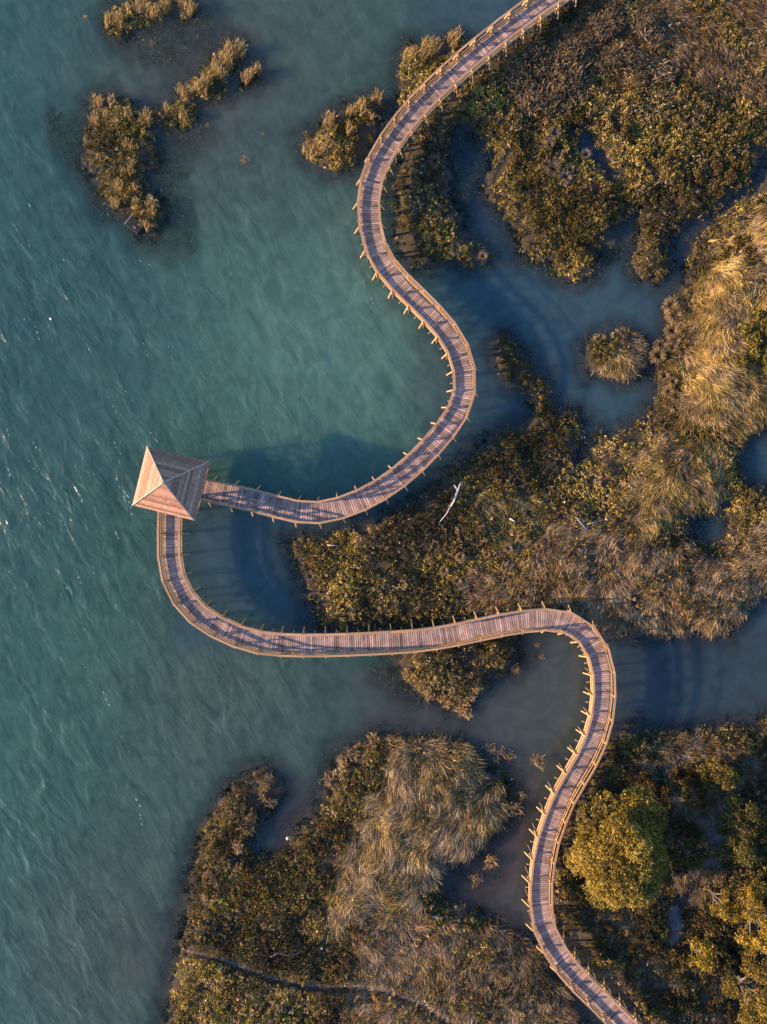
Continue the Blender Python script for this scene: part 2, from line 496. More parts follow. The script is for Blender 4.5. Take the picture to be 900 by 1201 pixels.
sea = np.array([.040, .112, .090])
col = np.tile(sea, (len(X), 1))
def mixc(wt, rgb):
    global col
    wt = np.clip(wt, 0, 1)[:, None]
    col = col * (1 - wt) + np.array(rgb) * wt


mixc(blob(525, 445, 32) * .7, (.095, .092, .072))
mixc(blob(425, 250, 26) * .5, (.09, .09, .072))
mixc(blob(0, 330, 200) * .6, (.030, .085, .084))
mixc(blob(390, 390, 120) * .95, (.086, .190, .155))
mixc(blob(60, 620, 130) * .3, (.040, .085, .080))
mixc(blob(120, 830, 150) * .6, (.040, .122, .094))
mixc(blob(330, 60, 160) * .6, (.064, .088, .074))
mixc(blob(220, 110, 80) * .6, (.082, .086, .078))
mixc(blob(270, 830, 110) * .6, (.070, .090, .074))
mixc(blob(160, 1120, 110) * .7, (.074, .080, .062))
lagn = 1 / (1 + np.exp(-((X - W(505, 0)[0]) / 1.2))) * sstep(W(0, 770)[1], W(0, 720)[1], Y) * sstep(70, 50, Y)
mixc(lagn, (.042, .088, .106))  # lagoon blue: sky reflection on calm water, put into the base colour
pool = np.clip(sstep(W(0, 780)[1], W(0, 740)[1], Y) * sstep(W(0, 560)[1], W(0, 610)[1], Y) * sstep(W(190, 0)[0], W(225, 0)[0], X), 0, 1)
mixc(pool, (.042, .090, .104))
lags = np.maximum(sstep(W(330, 0)[0], W(470, 0)[0], X) * sstep(W(0, 765)[1], W(0, 795)[1], Y), sstep(W(590, 0)[0], W(610, 0)[0], X) * sstep(W(0, 730)[1], W(0, 745)[1], Y))
mixc(lags * .9, (.062, .074, .072))
mixc(np.maximum(blob(565, 990, 60), blob(540, 1045, 40)) * 1.3 * (Y < W(0, 880)[1]), (.070, .066, .062))
mixc(blob(340, 960, 34) * 1.1, (.060, .064, .066))
east = sstep(W(700, 0)[0], W(740, 0)[0], X) * sstep(W(0, 720)[1], W(0, 745)[1], Y)
mixc(east * .9, (.036, .058, .068))
mixc(sstep(-2.2, .2, d) * .5, (.058, .058, .056))
chop = np.clip(1.0 - .72 * lagn - .6 * pool - .85 * lags - .6 * sstep(-3, 0, d), .10, 1)
chop = chop * (1 - .45 * blob(220, 60, 120)) * (1 - .3 * blob(380, 80, 100))
murk = np.clip(.50 + np.clip(depth, 0, 3) * .75, .5, .985)
murk = murk - .20 * sstep(-1.4, .8, samp(dweed, X, Y) + (fbm(X * .7, Y * .7, 61) - .5) * 1.8)
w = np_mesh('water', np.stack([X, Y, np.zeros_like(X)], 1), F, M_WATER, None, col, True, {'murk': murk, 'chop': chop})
tag(w, kind='structure')

# sea foam: torn flecks riding on the crests of the open water
fv, ff, n0 = [], [], 0
spots = [(140, 570), (145, 582), (152, 590), (136, 625), (139, 632), (110, 556), (176, 507), (183, 517), (18, 690), (22, 640), (92, 677), (80, 690), (10, 552), (165, 956), (160, 938), (32, 483), (40, 520), (97, 588), (35, 241), (165, 306), (28, 375), (42, 383)]
spots += [(random.uniform(0, 230), random.uniform(200, 900)) for _ in range(36)] + [(random.uniform(230, 480), random.uniform(300, 480)) for _ in range(8)]
for i, (px, py) in enumerate(spots):
    x, y = W(px, py)
    big = 1.0 if i < 22 else random.uniform(.3, .75)
    a = R(-62 + random.gauss(0, 14))
    step = 0.0
    for q in range(random.randint(1, 3)):
        L_, w_ = random.uniform(.07, .26) * big, random.uniform(.018, .05) * big
        cx, cy = x + step * math.cos(a) + random.gauss(0, .05), y + step * math.sin(a) + random.gauss(0, .05)
        step += L_ * 1.6 + random.uniform(.1, .5)
        ring = []
        for k in range(8):
            t = 2 * math.pi * k / 8
            u, v = math.cos(t) * L_ * random.uniform(.6, 1.2), math.sin(t) * w_ * random.uniform(.5, 1.5)
            ring.append((cx + u * math.cos(a) - v * math.sin(a), cy + u * math.sin(a) + v * math.cos(a), .012))
        fv += ring
        ff.append([n0 + k for k in range(8)])
        n0 += 8
f = np_mesh('sea_foam', fv, np.array(ff), M_MISC, None, np.tile((.34, .40, .42), (n0, 1)))
tag(f, 'white flecks of foam on the open green water', 'foam', kind='stuff')

# ------------------------------------------------------------------ leaves and blades
def leaf_quads(Cc, size, asp=.55, upbias=0.0, axis=None):
    n = len(Cc)
    u = rng.normal(size=(n, 3))
    if axis is not None:
        u = axis + u * .45
    u /= np.linalg.norm(u, axis=1, keepdims=True)
    r = rng.normal(size=(n, 3))
    r[:, 2] *= (1 - upbias)
    v = np.cross(u, r)
    v /= np.linalg.norm(v, axis=1, keepdims=True) + 1e-9
    s = np.asarray(size).reshape(-1, 1) * np.ones((n, 1))
    V = np.stack([Cc - u * s, Cc + v * s * asp, Cc + u * s, Cc - v * s * asp], 1).reshape(-1, 3)
    Fq = np.arange(4 * n).reshape(n, 4)
    return V, Fq


def blades(base, ang, length, width, lift, roll=.6, droop=.25, upright=0.0):
    """curved strips lying over or standing up; 3 quads each"""
    n = len(base)
    dx, dy = np.cos(ang), np.sin(ang)
    ts = np.array([0, .38, .74, 1.0])
    zs = np.array([0, .85, 1.0, 1.0 - droop])
    ws = np.array([.8, 1.0, .7, .12])
    rl = rng.normal(0, roll, n)
    bend = rng.normal(0, .25, n)
    pts = []
    for t, zf, wf in zip(ts, zs, ws):
        a2 = ang + bend * t
        hx = base[:, 0] + np.cos(a2) * length * t * (1 - upright)
        hy = base[:, 1] + np.sin(a2) * length * t * (1 - upright)
        hz_ = base[:, 2] + lift * (zf * (1 - upright) + t * upright)
        px, py = -np.sin(a2) * np.cos(rl), np.cos(a2) * np.cos(rl)
        pz = np.sin(rl)
        for sg in (-.5, .5):
            pts.append(np.stack([hx + sg * px * width * wf, hy + sg * py * width * wf, hz_ + sg * pz * width * wf], 1))
    V = np.stack(pts, 1).reshape(-1, 3)
    i = np.arange(n)[:, None] * 8
    Fq = np.concatenate([i + np.array([0, 1, 3, 2]), i + np.array([2, 3, 5, 4]), i + np.array([4, 5, 7, 6])], 0)
    return V, Fq


def scatter(density, box=(-36, 36, -47, 47)):
    a = (box[1] - box[0]) * (box[3] - box[2])
    n = int(a * density)
    return rng.uniform(box[0], box[1], n), rng.uniform(box[2], box[3], n)


def grass_weight(x, y):
    """1 inside the grassy places, ragged at their rims"""
    best = np.full(x.shape, -9.0)
    who = np.zeros(x.shape, int)
    for k, nm in enumerate(GRASS):
        dk = samp(dgr[nm], x, y)
        who = np.where(dk > best, k, who)
        best = np.maximum(best, dk)
    wgt = sstep(-.5, .9, best + (fbm(x * .6, y * .6, 21) - .5) * 3.4)
    mixed = np.array([nm not in ('mound', 'crest', 'sward', 'hummock') for nm in GRASS])[who]
    wgt = wgt * np.where(mixed, .25 + .75 * sstep(.34, .50, fbm(x * .42, y * .42, 23) * .6 + fbm(x * 1.5, y * 1.5, 26) * .4), .55 + .45 * sstep(.28, .42, fbm(x * .5, y * .5, 24)))
    wgt = np.maximum(wgt, sstep(-.2, 1.2, samp(dgr['mound'], x, y)))
    return wgt, who


LNAMES = list(LAND)
LTEXT = {
    'north_west_ring': 'low golden saltmarsh growth on the islet in the upper left corner',
    'west_islet': 'yellow-olive saltmarsh shrubs covering the islet with the dark box at its tip',
    'west_ridge': 'narrow ridge of low growth under the row of tall orange reeds',
    'small_islet': 'tiny tuft of low growth alone beside the row of orange reeds',
    'walk_islet': 'low growth on the small reed islet just west of the boardwalk bend',
    'reed_islet': 'olive growth on the islet that the upper boardwalk passes over',
    'strip_islet': 'half-drowned shrubs on the strip between the boardwalk and the blue shallows',
    'north_marsh': 'dense dark olive shrub carpet of the upper right marsh',
    'heart_of_marsh': 'russet and olive shrub carpet of the marsh between the two boardwalk arms',
    'round_islet': 'low shrubs on the round islet alone in the blue lagoon',
    'south_marsh': 'brown and olive shrub carpet of the lower marsh crossed by the trail',
    'south_east_scrub': 'dark low scrub around the trees in the lower right corner',
}

# ---- low shrub carpet: small domes of leaves
x, y = scatter(24)
d = land_d(x, y)
wd = samp(dweed, x, y) + (fbm(x * .9, y * .9, 44) - .5) * 3.2 - .3
gw, _ = grass_weight(x, y)
dry = d > -.12
fringe = (~dry) & (d > -1.5) & (samp(dpool, x, y) < .35) & (fbm(x * .9, y * .9, 46) > .46) & (rng.random(len(x)) < .5 * sstep(-1.6, -.1, d))
drown = ((~dry) & (wd > 0) & (rng.random(len(x)) < .5)) | fringe
thin = fbm(x * .55, y * .55, 71)
keep = (dry & (rng.random(len(x)) < 1 - .9 * gw) & (thin > np.where(samp(dl, x, y) < 1.2, .36, .26))) | drown
keep &= samp(dtrail, x, y) > .22 + .22 * rng.random(len(x))
keep &= samp(dbare, x, y) < .3 * rng.random(len(x))
keep &= rng.random(len(x)) < np.where(d < .6, .6, 1)
x, y, d, dry = x[keep], y[keep], d[keep], dry[keep]
gz = ground_h(x, y)
li = sampn(lid, x, y)
nC = len(x)
tall = (.06 + .42 * sstep(.3, .72, fbm(x * .5, y * .5, 12)) + rng.random(nC) * .14) * (.45 + .55 * sstep(0, 1.3, d))
rad = .09 + .12 * rng.random(nC) + .06 * (fbm(x * .4, y * .4, 17) > .55)
tall = np.where(dry, tall, np.minimum(tall + .1, np.maximum(.05, -gz * .62)))
rad = np.where(dry, rad, rad * 1.7)
# kinds of plant by place: olive, russet, pale straw, dark green
f1, f2 = fbm(x * .25, y * .25, 51), rng.random(nC)
pal = np.array([[.150, .120, .032], [.200, .125, .042], [.085, .078, .034], [.38, .26, .13], [.26, .195, .036], [.27, .19, .115]])
kind = np.select([f2 < .30, f2 < .52, f2 < .70, f2 < .80, f2 < .92], [0, 1, 2, 3, 4], 5)
kind = np.where((f1 > .56) & (f2 < .5), 4, kind)
kind = np.where((f1 < .42) & (f2 < .5), 2, kind)
cc = pal[kind] * rng.uniform(.45, 1.7, (nC, 1))
cc = cc * (.62 + .75 * sstep(.32, .68, fbm(x * .16, y * .16, 57)))[:, None] * (.7 + .6 * sstep(.35, .65, fbm(x * .6, y * .6, 58)))[:, None]
west = (li <= 5)[:, None]
cc = np.where(west, cc * np.array([1.15, 1.15, 1.0]), cc)
cc = np.where((li == 11)[:, None], cc * np.array([.95, .95, 1.0]), cc)
cc = np.where(dry[:, None], cc, cc * np.array([.20, .30, .32]))
NL = 13
rep = np.repeat(np.arange(nC), NL)
t = rng.random(len(rep)) * 2 * math.pi
rr = np.sqrt(rng.random(len(rep)))
hh = np.sqrt(np.maximum(0, 1 - rr ** 2 * .8)) * (.45 + .55 * rng.random(len(rep)))
P = np.stack([x[rep] + np.cos(t) * rr * rad[rep] * 1.15, y[rep] + np.sin(t) * rr * rad[rep] * 1.15, gz[rep] + .02 + hh * tall[rep] * 1.5], 1)
Vall, Fall = leaf_quads(P, rng.uniform(.038, .104, len(P)) * np.where(dry, 1, 1.8)[rep], .5)
Call = np.repeat(cc[rep] * rng.uniform(.75, 1.3, (len(rep), 1)), 4, axis=0)
for k, nm in enumerate(LNAMES):
    sel = np.where(li[rep] == k)[0]
    if len(sel) == 0:
        continue
    vi = (sel[:, None] * 4 + np.arange(4)).ravel()
    o = np_mesh('saltmarsh_shrubbery', Vall[vi], np.arange(len(vi)).reshape(-1, 4), M_LEAF, None, Call[vi])
    tag(o, LTEXT[nm], 'shrubs', kind='stuff')

# ---- long lying grass
GTEXT = {
    'mound': 'long golden grass combed over the high mound at the right edge',
    'crest': 'yellow-green long grass on the crest beside the small dark ponds',
    'slope': 'tousled tan and grey grass along the bank above the lower boardwalk',
    'sward': 'swirling golden blond grass of the lower marsh beside the muddy pool',
    'lowland': 'short brown grass at the bottom edge between trail and boardwalk',
    'heath': 'brown tufted grass along the top right edge',
    'patch': 'small yellow-green grassy patch beside the silver driftwood',
    'glade': 'thin grey-brown grass between the trees of the lower right corner',
    'thicket': 'dark brown grass below the big yellow-olive tree',
    'hummock': 'golden grass draped over the right half of the round lagoon islet',
}
x, y = scatter(260)
d = land_d(x, y)
gw, who = grass_weight(x, y)
lush = fbm(x * .8, y * .8, 63)
keep = (d > .05) & (rng.random(len(x)) < gw * np.clip((lush - .18) * 3, .15, 1))
keep &= samp(dtrail, x, y) > .15 + .35 * rng.random(len(x))
x, y, who = x[keep], y[keep], who[keep]
e = .3
gxd = (samp(dl, x + e, y) - samp(dl, x - e, y)) / (2 * e)
gyd = (samp(dl, x, y + e) - samp(dl, x, y - e)) / (2 * e)
near = np.exp(-np.maximum(samp(dl, x, y), 0) / 1.6)
n = len(x)
bA = np.array([R(v[1]) for v in GRASS.values()])[who]
bA = bA + (fbm(x * .22, y * .22, 81) - .5) * R(230) + (fbm(x * .7, y * .7, 88) - .5) * R(150)
ang = np.arctan2(np.sin(bA) - gyd * near * 1.3, np.cos(bA) - gxd * near * 1.3) + rng.normal(0, .24, n)
LEN = np.array([v[4] for v in GRASS.values()])[who] * rng.uniform(.35, 1.1, n)
gz = ground_h(x, y)
lift = LEN * (.22 + .38 * fbm(x * 1.3, y * 1.3, 92)) * rng.uniform(.5, 1.4, n)
wdt = rng.uniform(.016, .040, n)
c1 = np.array([v[2] for v in GRASS.values()])[who]
c2 = np.array([v[3] for v in GRASS.values()])[who]
mixw = sstep(.38, .62, fbm(x * .9, y * .9, 95))[:, None]
gc = (c1 * (1 - mixw) + c2 * mixw) * rng.uniform(.5, 1.5, (n, 1)) * (.6 + .95 * sstep(.3, .7, fbm(x * 1.7, y * 1.7, 97)))[:, None]
V, Fq = blades(np.stack([x, y, gz + .02], 1), ang, LEN, wdt, lift, .7, .35)
C8 = np.repeat(gc, 8, axis=0)
for k, nm in enumerate(GRASS):
    sel = np.where(who == k)[0]
    vi = (sel[:, None] * 8 + np.arange(8)).ravel()
    m = len(sel)
    i = np.arange(m)[:, None] * 8
    Fk = np.concatenate([i + np.array([0, 1, 3, 2]), i + np.array([2, 3, 5, 4]), i + np.array([4, 5, 7, 6])], 0)
    o = np_mesh('marsh_grass', V[vi], Fk, M_GRASS, None, C8[vi])
    tag(o, GTEXT[nm], 'grass', kind='stuff')

# ------------------------------------------------------------------ single plants
def gh(x, y):
    return float(ground_h(np.array([x]), np.array([y]))[0])


def make_reeds(n=46, rad=.40, hgt=.95, rgb=(.46, .30, .13)):
    a = rng.random(n) * 2 * math.pi
    r = np.sqrt(rng.random(n)) * rad
    base = np.stack([np.cos(a) * r, np.sin(a) * r, np.zeros(n)], 1)
    hh = hgt * rng.uniform(.35, 1.1, n)
    ang = R(70) + rng.normal(0, .8, n)
    V, Fq = blades(base, ang, hh * .75, rng.uniform(.03, .05, n), hh, .8, .1, .35)
    c = np.array(rgb) * rng.uniform(.6, 1.3, (n, 1))
    c[rng.random(n) < .2] *= (.55, .7, .5)
    return V, Fq, np.repeat(c, 8, axis=0)


def make_tussock(n=170, rad=.5, rgb=(.26, .20, .155), hgt=.5):
    a = rng.random(n) * 2 * math.pi
    base = np.stack([np.cos(a) * .06, np.sin(a) * .06, np.zeros(n)], 1)
    ln = rad * rng.uniform(.6, 1.15, n)
    V, Fq = blades(base, a, ln, rng.uniform(.022, .036, n), hgt * rng.uniform(.3, 1.1, n), .7, .3)
    c = np.array(rgb) * rng.uniform(.6, 1.35, (n, 1))
    return V, Fq, np.repeat(c, 8, axis=0)


def make_stalks(n=60, rad=.3, rgb=(.40, .28, .14), hgt=.55):
    a = rng.random(n) * 2 * math.pi
    r = np.sqrt(rng.random(n)) * rad
    base = np.stack([np.cos(a) * r * 1.3, np.sin(a) * r, np.zeros(n)], 1)
    ang = np.where(rng.random(n) < .5, R(70) + rng.normal(0, .6, n), rng.random(n) * 6.28)
    V, Fq = blades(base, ang, rng.uniform(.2, .55, n), rng.uniform(.03, .055, n), hgt * rng.uniform(.3, 1.1, n), .8, .15, .15)
    c = np.array(rgb) * rng.uniform(.5, 1.35, (n, 1))
    return V, Fq, np.repeat(c, 8, axis=0)


def make_bush(rad, hgt, n, rgb, size=(.06, .13), lob=7, seed=0):
    rs = np.random.default_rng(seed)
    lobes = [(rs.normal(0, rad * .42), rs.normal(0, rad * .42), hgt * rs.uniform(.35, .72), rad * rs.uniform(.38, .62)) for _ in range(lob)]
    P, Cx = [], []
    for (lx, ly, lz, lr) in lobes:
        m = n // lob
        v = rng.normal(size=(m, 3))
        v /= np.linalg.norm(v, axis=1, keepdims=True)
        v[:, 2] = np.abs(v[:, 2]) * .9 - .25
        k = rng.uniform(.65, 1.05, (m, 1))
        P.append(np.array([lx, ly, lz]) + v * lr * k * np.array([1, 1, min(1, hgt / rad * .55)]))
        Cx.append(np.array(rgb) * rs.uniform(.75, 1.3) * rng.uniform(.7, 1.35, (m, 1)))
    P = np.concatenate(P)
    P[:, 2] = np.maximum(P[:, 2], .04)
    V, Fq = leaf_quads(P, rng.uniform(size[0], size[1], len(P)), .6)
    return V, Fq, np.repeat(np.concatenate(Cx), 4, axis=0)


def place_many(name, protos, spots, label_of, cat, group_of, smin=.8, smax=1.25, z0=None):
    first = {}
    for i, sp in enumerate(spots):
        px, py = sp[0], sp[1]
        sc = sp[2] if len(sp) > 2 else random.uniform(smin, smax)
        k = i % len(protos)
        x, y = W(px, py, .4)
        z = gh(x, y)
        if k not in first:
            V, Fq, c = protos[k][:3]
            o = np_mesh(name, V, Fq, protos[k][3], None, c)
            first[k] = o
        else:
            o = first[k].copy()
            link(o)
        o.location = (x, y, max(z, -.08))
        o.scale = (sc * random.uniform(.88, 1.12), sc * random.uniform(.88, 1.12), sc * random.uniform(.85, 1.15))
        o.rotation_euler = (0, 0, random.uniform(-.35, .35) if name == 'reed_clump' else random.uniform(0, 6.28))
        tag(o, label_of(sp), cat, group_of(sp))


def along(pts, n, jit):
    out = []
    P = np.array(pts, float)
    seg = np.hypot(*(P[1:] - P[:-1]).T)
    cum = np.concatenate([[0], np.cumsum(seg)])
    for s in np.linspace(0, cum[-1], n):
        k = min(np.searchsorted(cum, s, side='right') - 1, len(seg) - 1)
        t = (s - cum[k]) / seg[k]
        p = P[k] + (P[k + 1] - P[k]) * t
        out.append((p[0] + random.gauss(0, jit), p[1] + random.gauss(0, jit)))
    return out


reeds = [make_reeds() + (M_GRASS,) for _ in range(4)]
RE = []
for tagk, pts, n_, j_ in (
        ('upper left corner islet', [(130, 30), (136, 20), (150, 12), (168, 8), (180, 12), (190, 8), (202, 2), (218, 6), (226, 10)], 17, 4),
        ('long ridge islet in the upper left', [(214, 108), (224, 104), (232, 108), (242, 100), (250, 94), (257, 82), (262, 70), (268, 58), (275, 52), (278, 66)], 21, 3.6),
        ('tiny islet beside the ridge', [(288, 95), (296, 88), (303, 84)], 4, 2),
        ('islet with the dark box', [(112, 128), (120, 118), (134, 118), (148, 132), (160, 140), (172, 146), (190, 136), (198, 130), (210, 128)], 8, 6),
        ('southern half of the islet with the dark box', [(150, 176), (152, 195), (140, 215), (146, 226), (160, 226), (172, 238), (182, 252), (178, 268)], 11, 6),
        ('islet west of the boardwalk bend', [(358, 165), (368, 172), (385, 182), (384, 166), (392, 150), (404, 140), (412, 138), (424, 134), (438, 122), (442, 118)], 18, 6),
        ('islet under the upper boardwalk', [(478, 70), (482, 60), (492, 68), (500, 66), (512, 62), (524, 54), (534, 46)], 12, 5)):
    RE += [(a, b, random.uniform(.75, 1.2), tagk) for a, b in along(pts, n_, j_)]
place_many('reed_clump', reeds, RE, lambda s: 'orange-tan standing reed clump on the ' + s[3], 'reeds', lambda s: 'reed clumps on the ' + s[3])

tus = [make_tussock() + (M_GRASS,), make_tussock(150, .45, (.28, .215, .13)) + (M_GRASS,), make_tussock(190, .55, (.20, .15, .095), .6) + (M_GRASS,)]
TU1 = [(364, 676, 1.0, 'pale grey star-shaped rush tussock alone at the western tip of the middle marsh'),
       (490, 243, 1.1, 'grey rush tussock in the middle of the half-drowned strip beside the boardwalk'),
       (510, 190, 1.15, 'dim grey rush tussock at the upper end of the half-drowned strip'),
       (535, 293, 1.15, 'round spiky rush tussock at the southern tip of the half-drowned strip'),
       (567, 300, .95, 'small spiky tussock standing in blue water beside the round tussock'),
       (642, 276, .75, 'small pale tussock near the lower shore of the upper right marsh'),
       (688, 180, 1.1, 'pale tussock at the rim of the small pond in the upper right marsh')]
place_many('rush_tussock', tus, TU1, lambda s: s[3], 'rush tussock', lambda s: None)
TU2 = [(650, 158, 1.3), (644, 172, 1.2), (648, 200, 1.4), (662, 210, 1.4), (668, 200, 1.1), (640, 195, 1.0), (655, 186, 1.0)]
place_many('rush_tussock', tus, TU2, lambda s: 'grey tussock in the pale cluster west of the small upper pond', 'rush tussock', lambda s: 'tussocks in the pale cluster by the upper pond')
TU3 = [(612 + random.uniform(-12, 70), 60 + random.uniform(-5, 75), random.uniform(1.1, 1.9)) for _ in range(22)] + [(720 + random.uniform(-40, 60), 70 + random.uniform(-35, 35), random.uniform(1.1, 1.8)) for _ in range(14)]
place_many('rush_tussock', [make_stalks(190, .55, (.20, .145, .085), .6) + (M_GRASS,), make_stalks(150, .45, (.24, .175, .11), .5) + (M_GRASS,), make_stalks(170, .6, (.17, .125, .075), .7) + (M_GRASS,)], TU3, lambda s: 'large grey-brown tussock on the heath east of the upper boardwalk', 'rush tussock', lambda s: 'tussocks on the upper heath')
TU4 = along([(795, 352), (790, 375), (786, 400), (780, 430), (778, 455), (790, 470), (800, 488)], 16, 6)
place_many('rush_tussock', [make_tussock(180, .5, (.28, .20, .10), .5) + (M_GRASS,), make_tussock(160, .5, (.24, .16, .085), .5) + (M_GRASS,)], [(a, b, random.uniform(1.0, 1.6)) for a, b in TU4], lambda s: 'straw tussock along the western foot of the golden mound', 'rush tussock', lambda s: 'tussocks at the foot of the golden mound')
TU5 = along([(505, 640), (530, 655), (545, 680), (525, 700), (560, 690), (590, 640), (640, 630), (620, 660)], 18, 10)
place_many('rush_tussock', [make_tussock(140, .4, (.34, .22, .12)) + (M_GRASS,)] + tus[1:2], [(a, b, random.uniform(.7, 1.2)) for a, b in TU5], lambda s: 'russet straw tuft in the middle marsh above the lower boardwalk', 'rush tussock', lambda s: 'straw tufts of the middle marsh')
tw = [make_stalks(70, .34, (.36, .25, .13)) + (M_GRASS,), make_stalks(55, .28, (.30, .21, .13)) + (M_GRASS,)]
TU6 = [(578, 878, 1.0, 'tan dead-stalk clump in the mouth of the muddy pool, left of the lone one'), (590, 884, 1.1), (600, 888, .9), (584, 892, .9), (632, 895, 1.25, 'lone pale stalk clump standing in the pool beside the boardwalk reflection')]
def t6(s): return s[3] if len(s) > 3 else 'tan stalk clump of the little group in the mouth of the muddy pool'
place_many('stalk_clump', tw, TU6, t6, 'dead stalks', lambda s: None if len(s) > 3 else 'stalk clumps in the mouth of the muddy pool')
TU7 = [(575, 1012, 1.3, 'yellowish tuft in the muddy pool beside the golden grass'), (558, 1035, 1.2, 'dark stalky tuft in the lower part of the muddy pool'), (604, 950, 1.4, 'splayed grey stalks on the eastern rim of the golden grass'), (613, 935, 1.0, 'small grey stalks at the upper rim of the muddy pool'),
       (606, 784, .9, 'pale splayed stalks in the water east of the growth below the boardwalk'), (632, 757, .6, 'tiny yellow tuft in calm water inside the lower boardwalk curve'), (637, 772, .5, 'tiny pale stalks in calm water inside the lower boardwalk curve'),
       (308, 155, .45, 'tiny brown stalk standing alone in open water left of the boardwalk bend'), (287, 186, .7, 'small brown tuft breaking the open water below the lone stalk'), (243, 145, .5, 'tiny pale tuft in the shallows below the orange reed ridge'), (98, 18, .5, 'tiny dark tuft alone in the water by the upper left corner'), (178, 48, .6, 'small tuft inside the drowned ring at the upper left'),
       (484, 196, .8, 'dry forked stalks in shadow against the eastern side of the upper boardwalk')]
place_many('stalk_clump', tw, TU7, lambda s: s[3], 'dead stalks', lambda s: None)
shoreA = along([(474, 788), (486, 800), (500, 812), (514, 818), (520, 824)], 9, 3)
shoreB = along([(540, 828), (548, 822), (556, 812), (560, 800)], 8, 3)
rs_ = [make_stalks(60, .36, (.50, .33, .16)) + (M_GRASS,), make_stalks(50, .42, (.44, .30, .16)) + (M_GRASS,), make_stalks(40, .3, (.42, .27, .12)) + (M_GRASS,)]
place_many('reed_tuft', rs_, [(a, b, random.uniform(.7, 1.1)) for a, b in shoreA], lambda s: 'pale straw tuft on the sunlit southwest shore below the lower boardwalk', 'reeds', lambda s: 'straw tufts on the southwest shore')
place_many('reed_tuft', rs_, [(a, b, random.uniform(.7, 1.1)) for a, b in shoreB], lambda s: 'pale straw tuft at the southern tip below the lower boardwalk', 'reeds', lambda s: 'straw tufts at the southern tip')
SM = along([(312, 908), (308, 922), (316, 935), (300, 950), (296, 968), (286, 990), (284, 1004), (265, 1012), (248, 1025), (240, 1050)], 22, 6)
place_many('reed_tuft', rs_, [(a, b, random.uniform(.7, 1.1)) for a, b in SM], lambda s: 'sunlit orange tuft on the narrow spit left of the lower marsh inlet', 'reeds', lambda s: 'orange tufts on the narrow spit')
SM2 = along([(388, 912), (398, 905), (412, 886), (440, 868), (450, 876), (470, 868), (490, 872), (520, 874), (545, 884), (552, 880)], 20, 5)
place_many('reed_tuft', rs_, [(a, b, random.uniform(.7, 1.1)) for a, b in SM2], lambda s: 'tan tuft along the northern shore of the lower marsh', 'reeds', lambda s: 'tan tufts on the northern shore of the lower marsh')

# bushes among the scrub of the lower right corner
BU = [make_bush(.75, .85, 620, (.075, .060, .020), seed=3) + (M_LEAF,), make_bush(.65, .7, 520, (.055, .055, .024), seed=4) + (M_LEAF,), make_bush(.7, .9, 560, (.10, .07, .026), seed=5) + (M_LEAF,)]
sp = []
while len(sp) < 90:
    a, b = random.uniform(655, 905), random.uniform(858, 1205)
    x, y = W(a, b, .4)
    if float(samp(dl, np.array([x]), np.array([y]))[0]) > .5 and float(samp(dbare, np.array([x]), np.array([y]))[0]) < -.6:
        sp.append((a, b, random.uniform(.6, 1.3)))
place_many('scrub_bush', BU, sp, lambda s: 'dark olive scrub bush among the trees of the lower right corner', 'bush', lambda s: 'scrub bushes of the lower right corner')
BN = [make_bush(.7, .6, 520, (.10, .078, .024), seed=13) + (M_LEAF,), make_bush(.6, .55, 460, (.125, .085, .03), seed=14) + (M_LEAF,)]
sp = []
while len(sp) < 70:
    a, b = random.uniform(600, 890), random.uniform(120, 320)
    x, y = W(a, b, .4)
    if float(samp(dl, np.array([x]), np.array([y]))[0]) > .6:
        sp.append((a, b, random.uniform(.6, 1.1)))
place_many('saltmarsh_bush', BN, sp, lambda s: 'rounded olive bush rising from the shrub carpet of the upper right marsh', 'bush', lambda s: 'bushes of the upper right marsh')
place_many('ivy_bush', [make_bush(.9, 1.0, 900, (.17, .13, .028), seed=21) + (M_LEAF,)],
           [(872, 400, 1.3), (885, 380, 1.1), (868, 425, 1.2), (888, 415, 1.3), (890, 440, 1.0), (895, 395, 1.1)], lambda s: 'yellow-green leafy bush on the eastern side of the golden mound', 'bush', lambda s: 'leafy bushes on the golden mound')


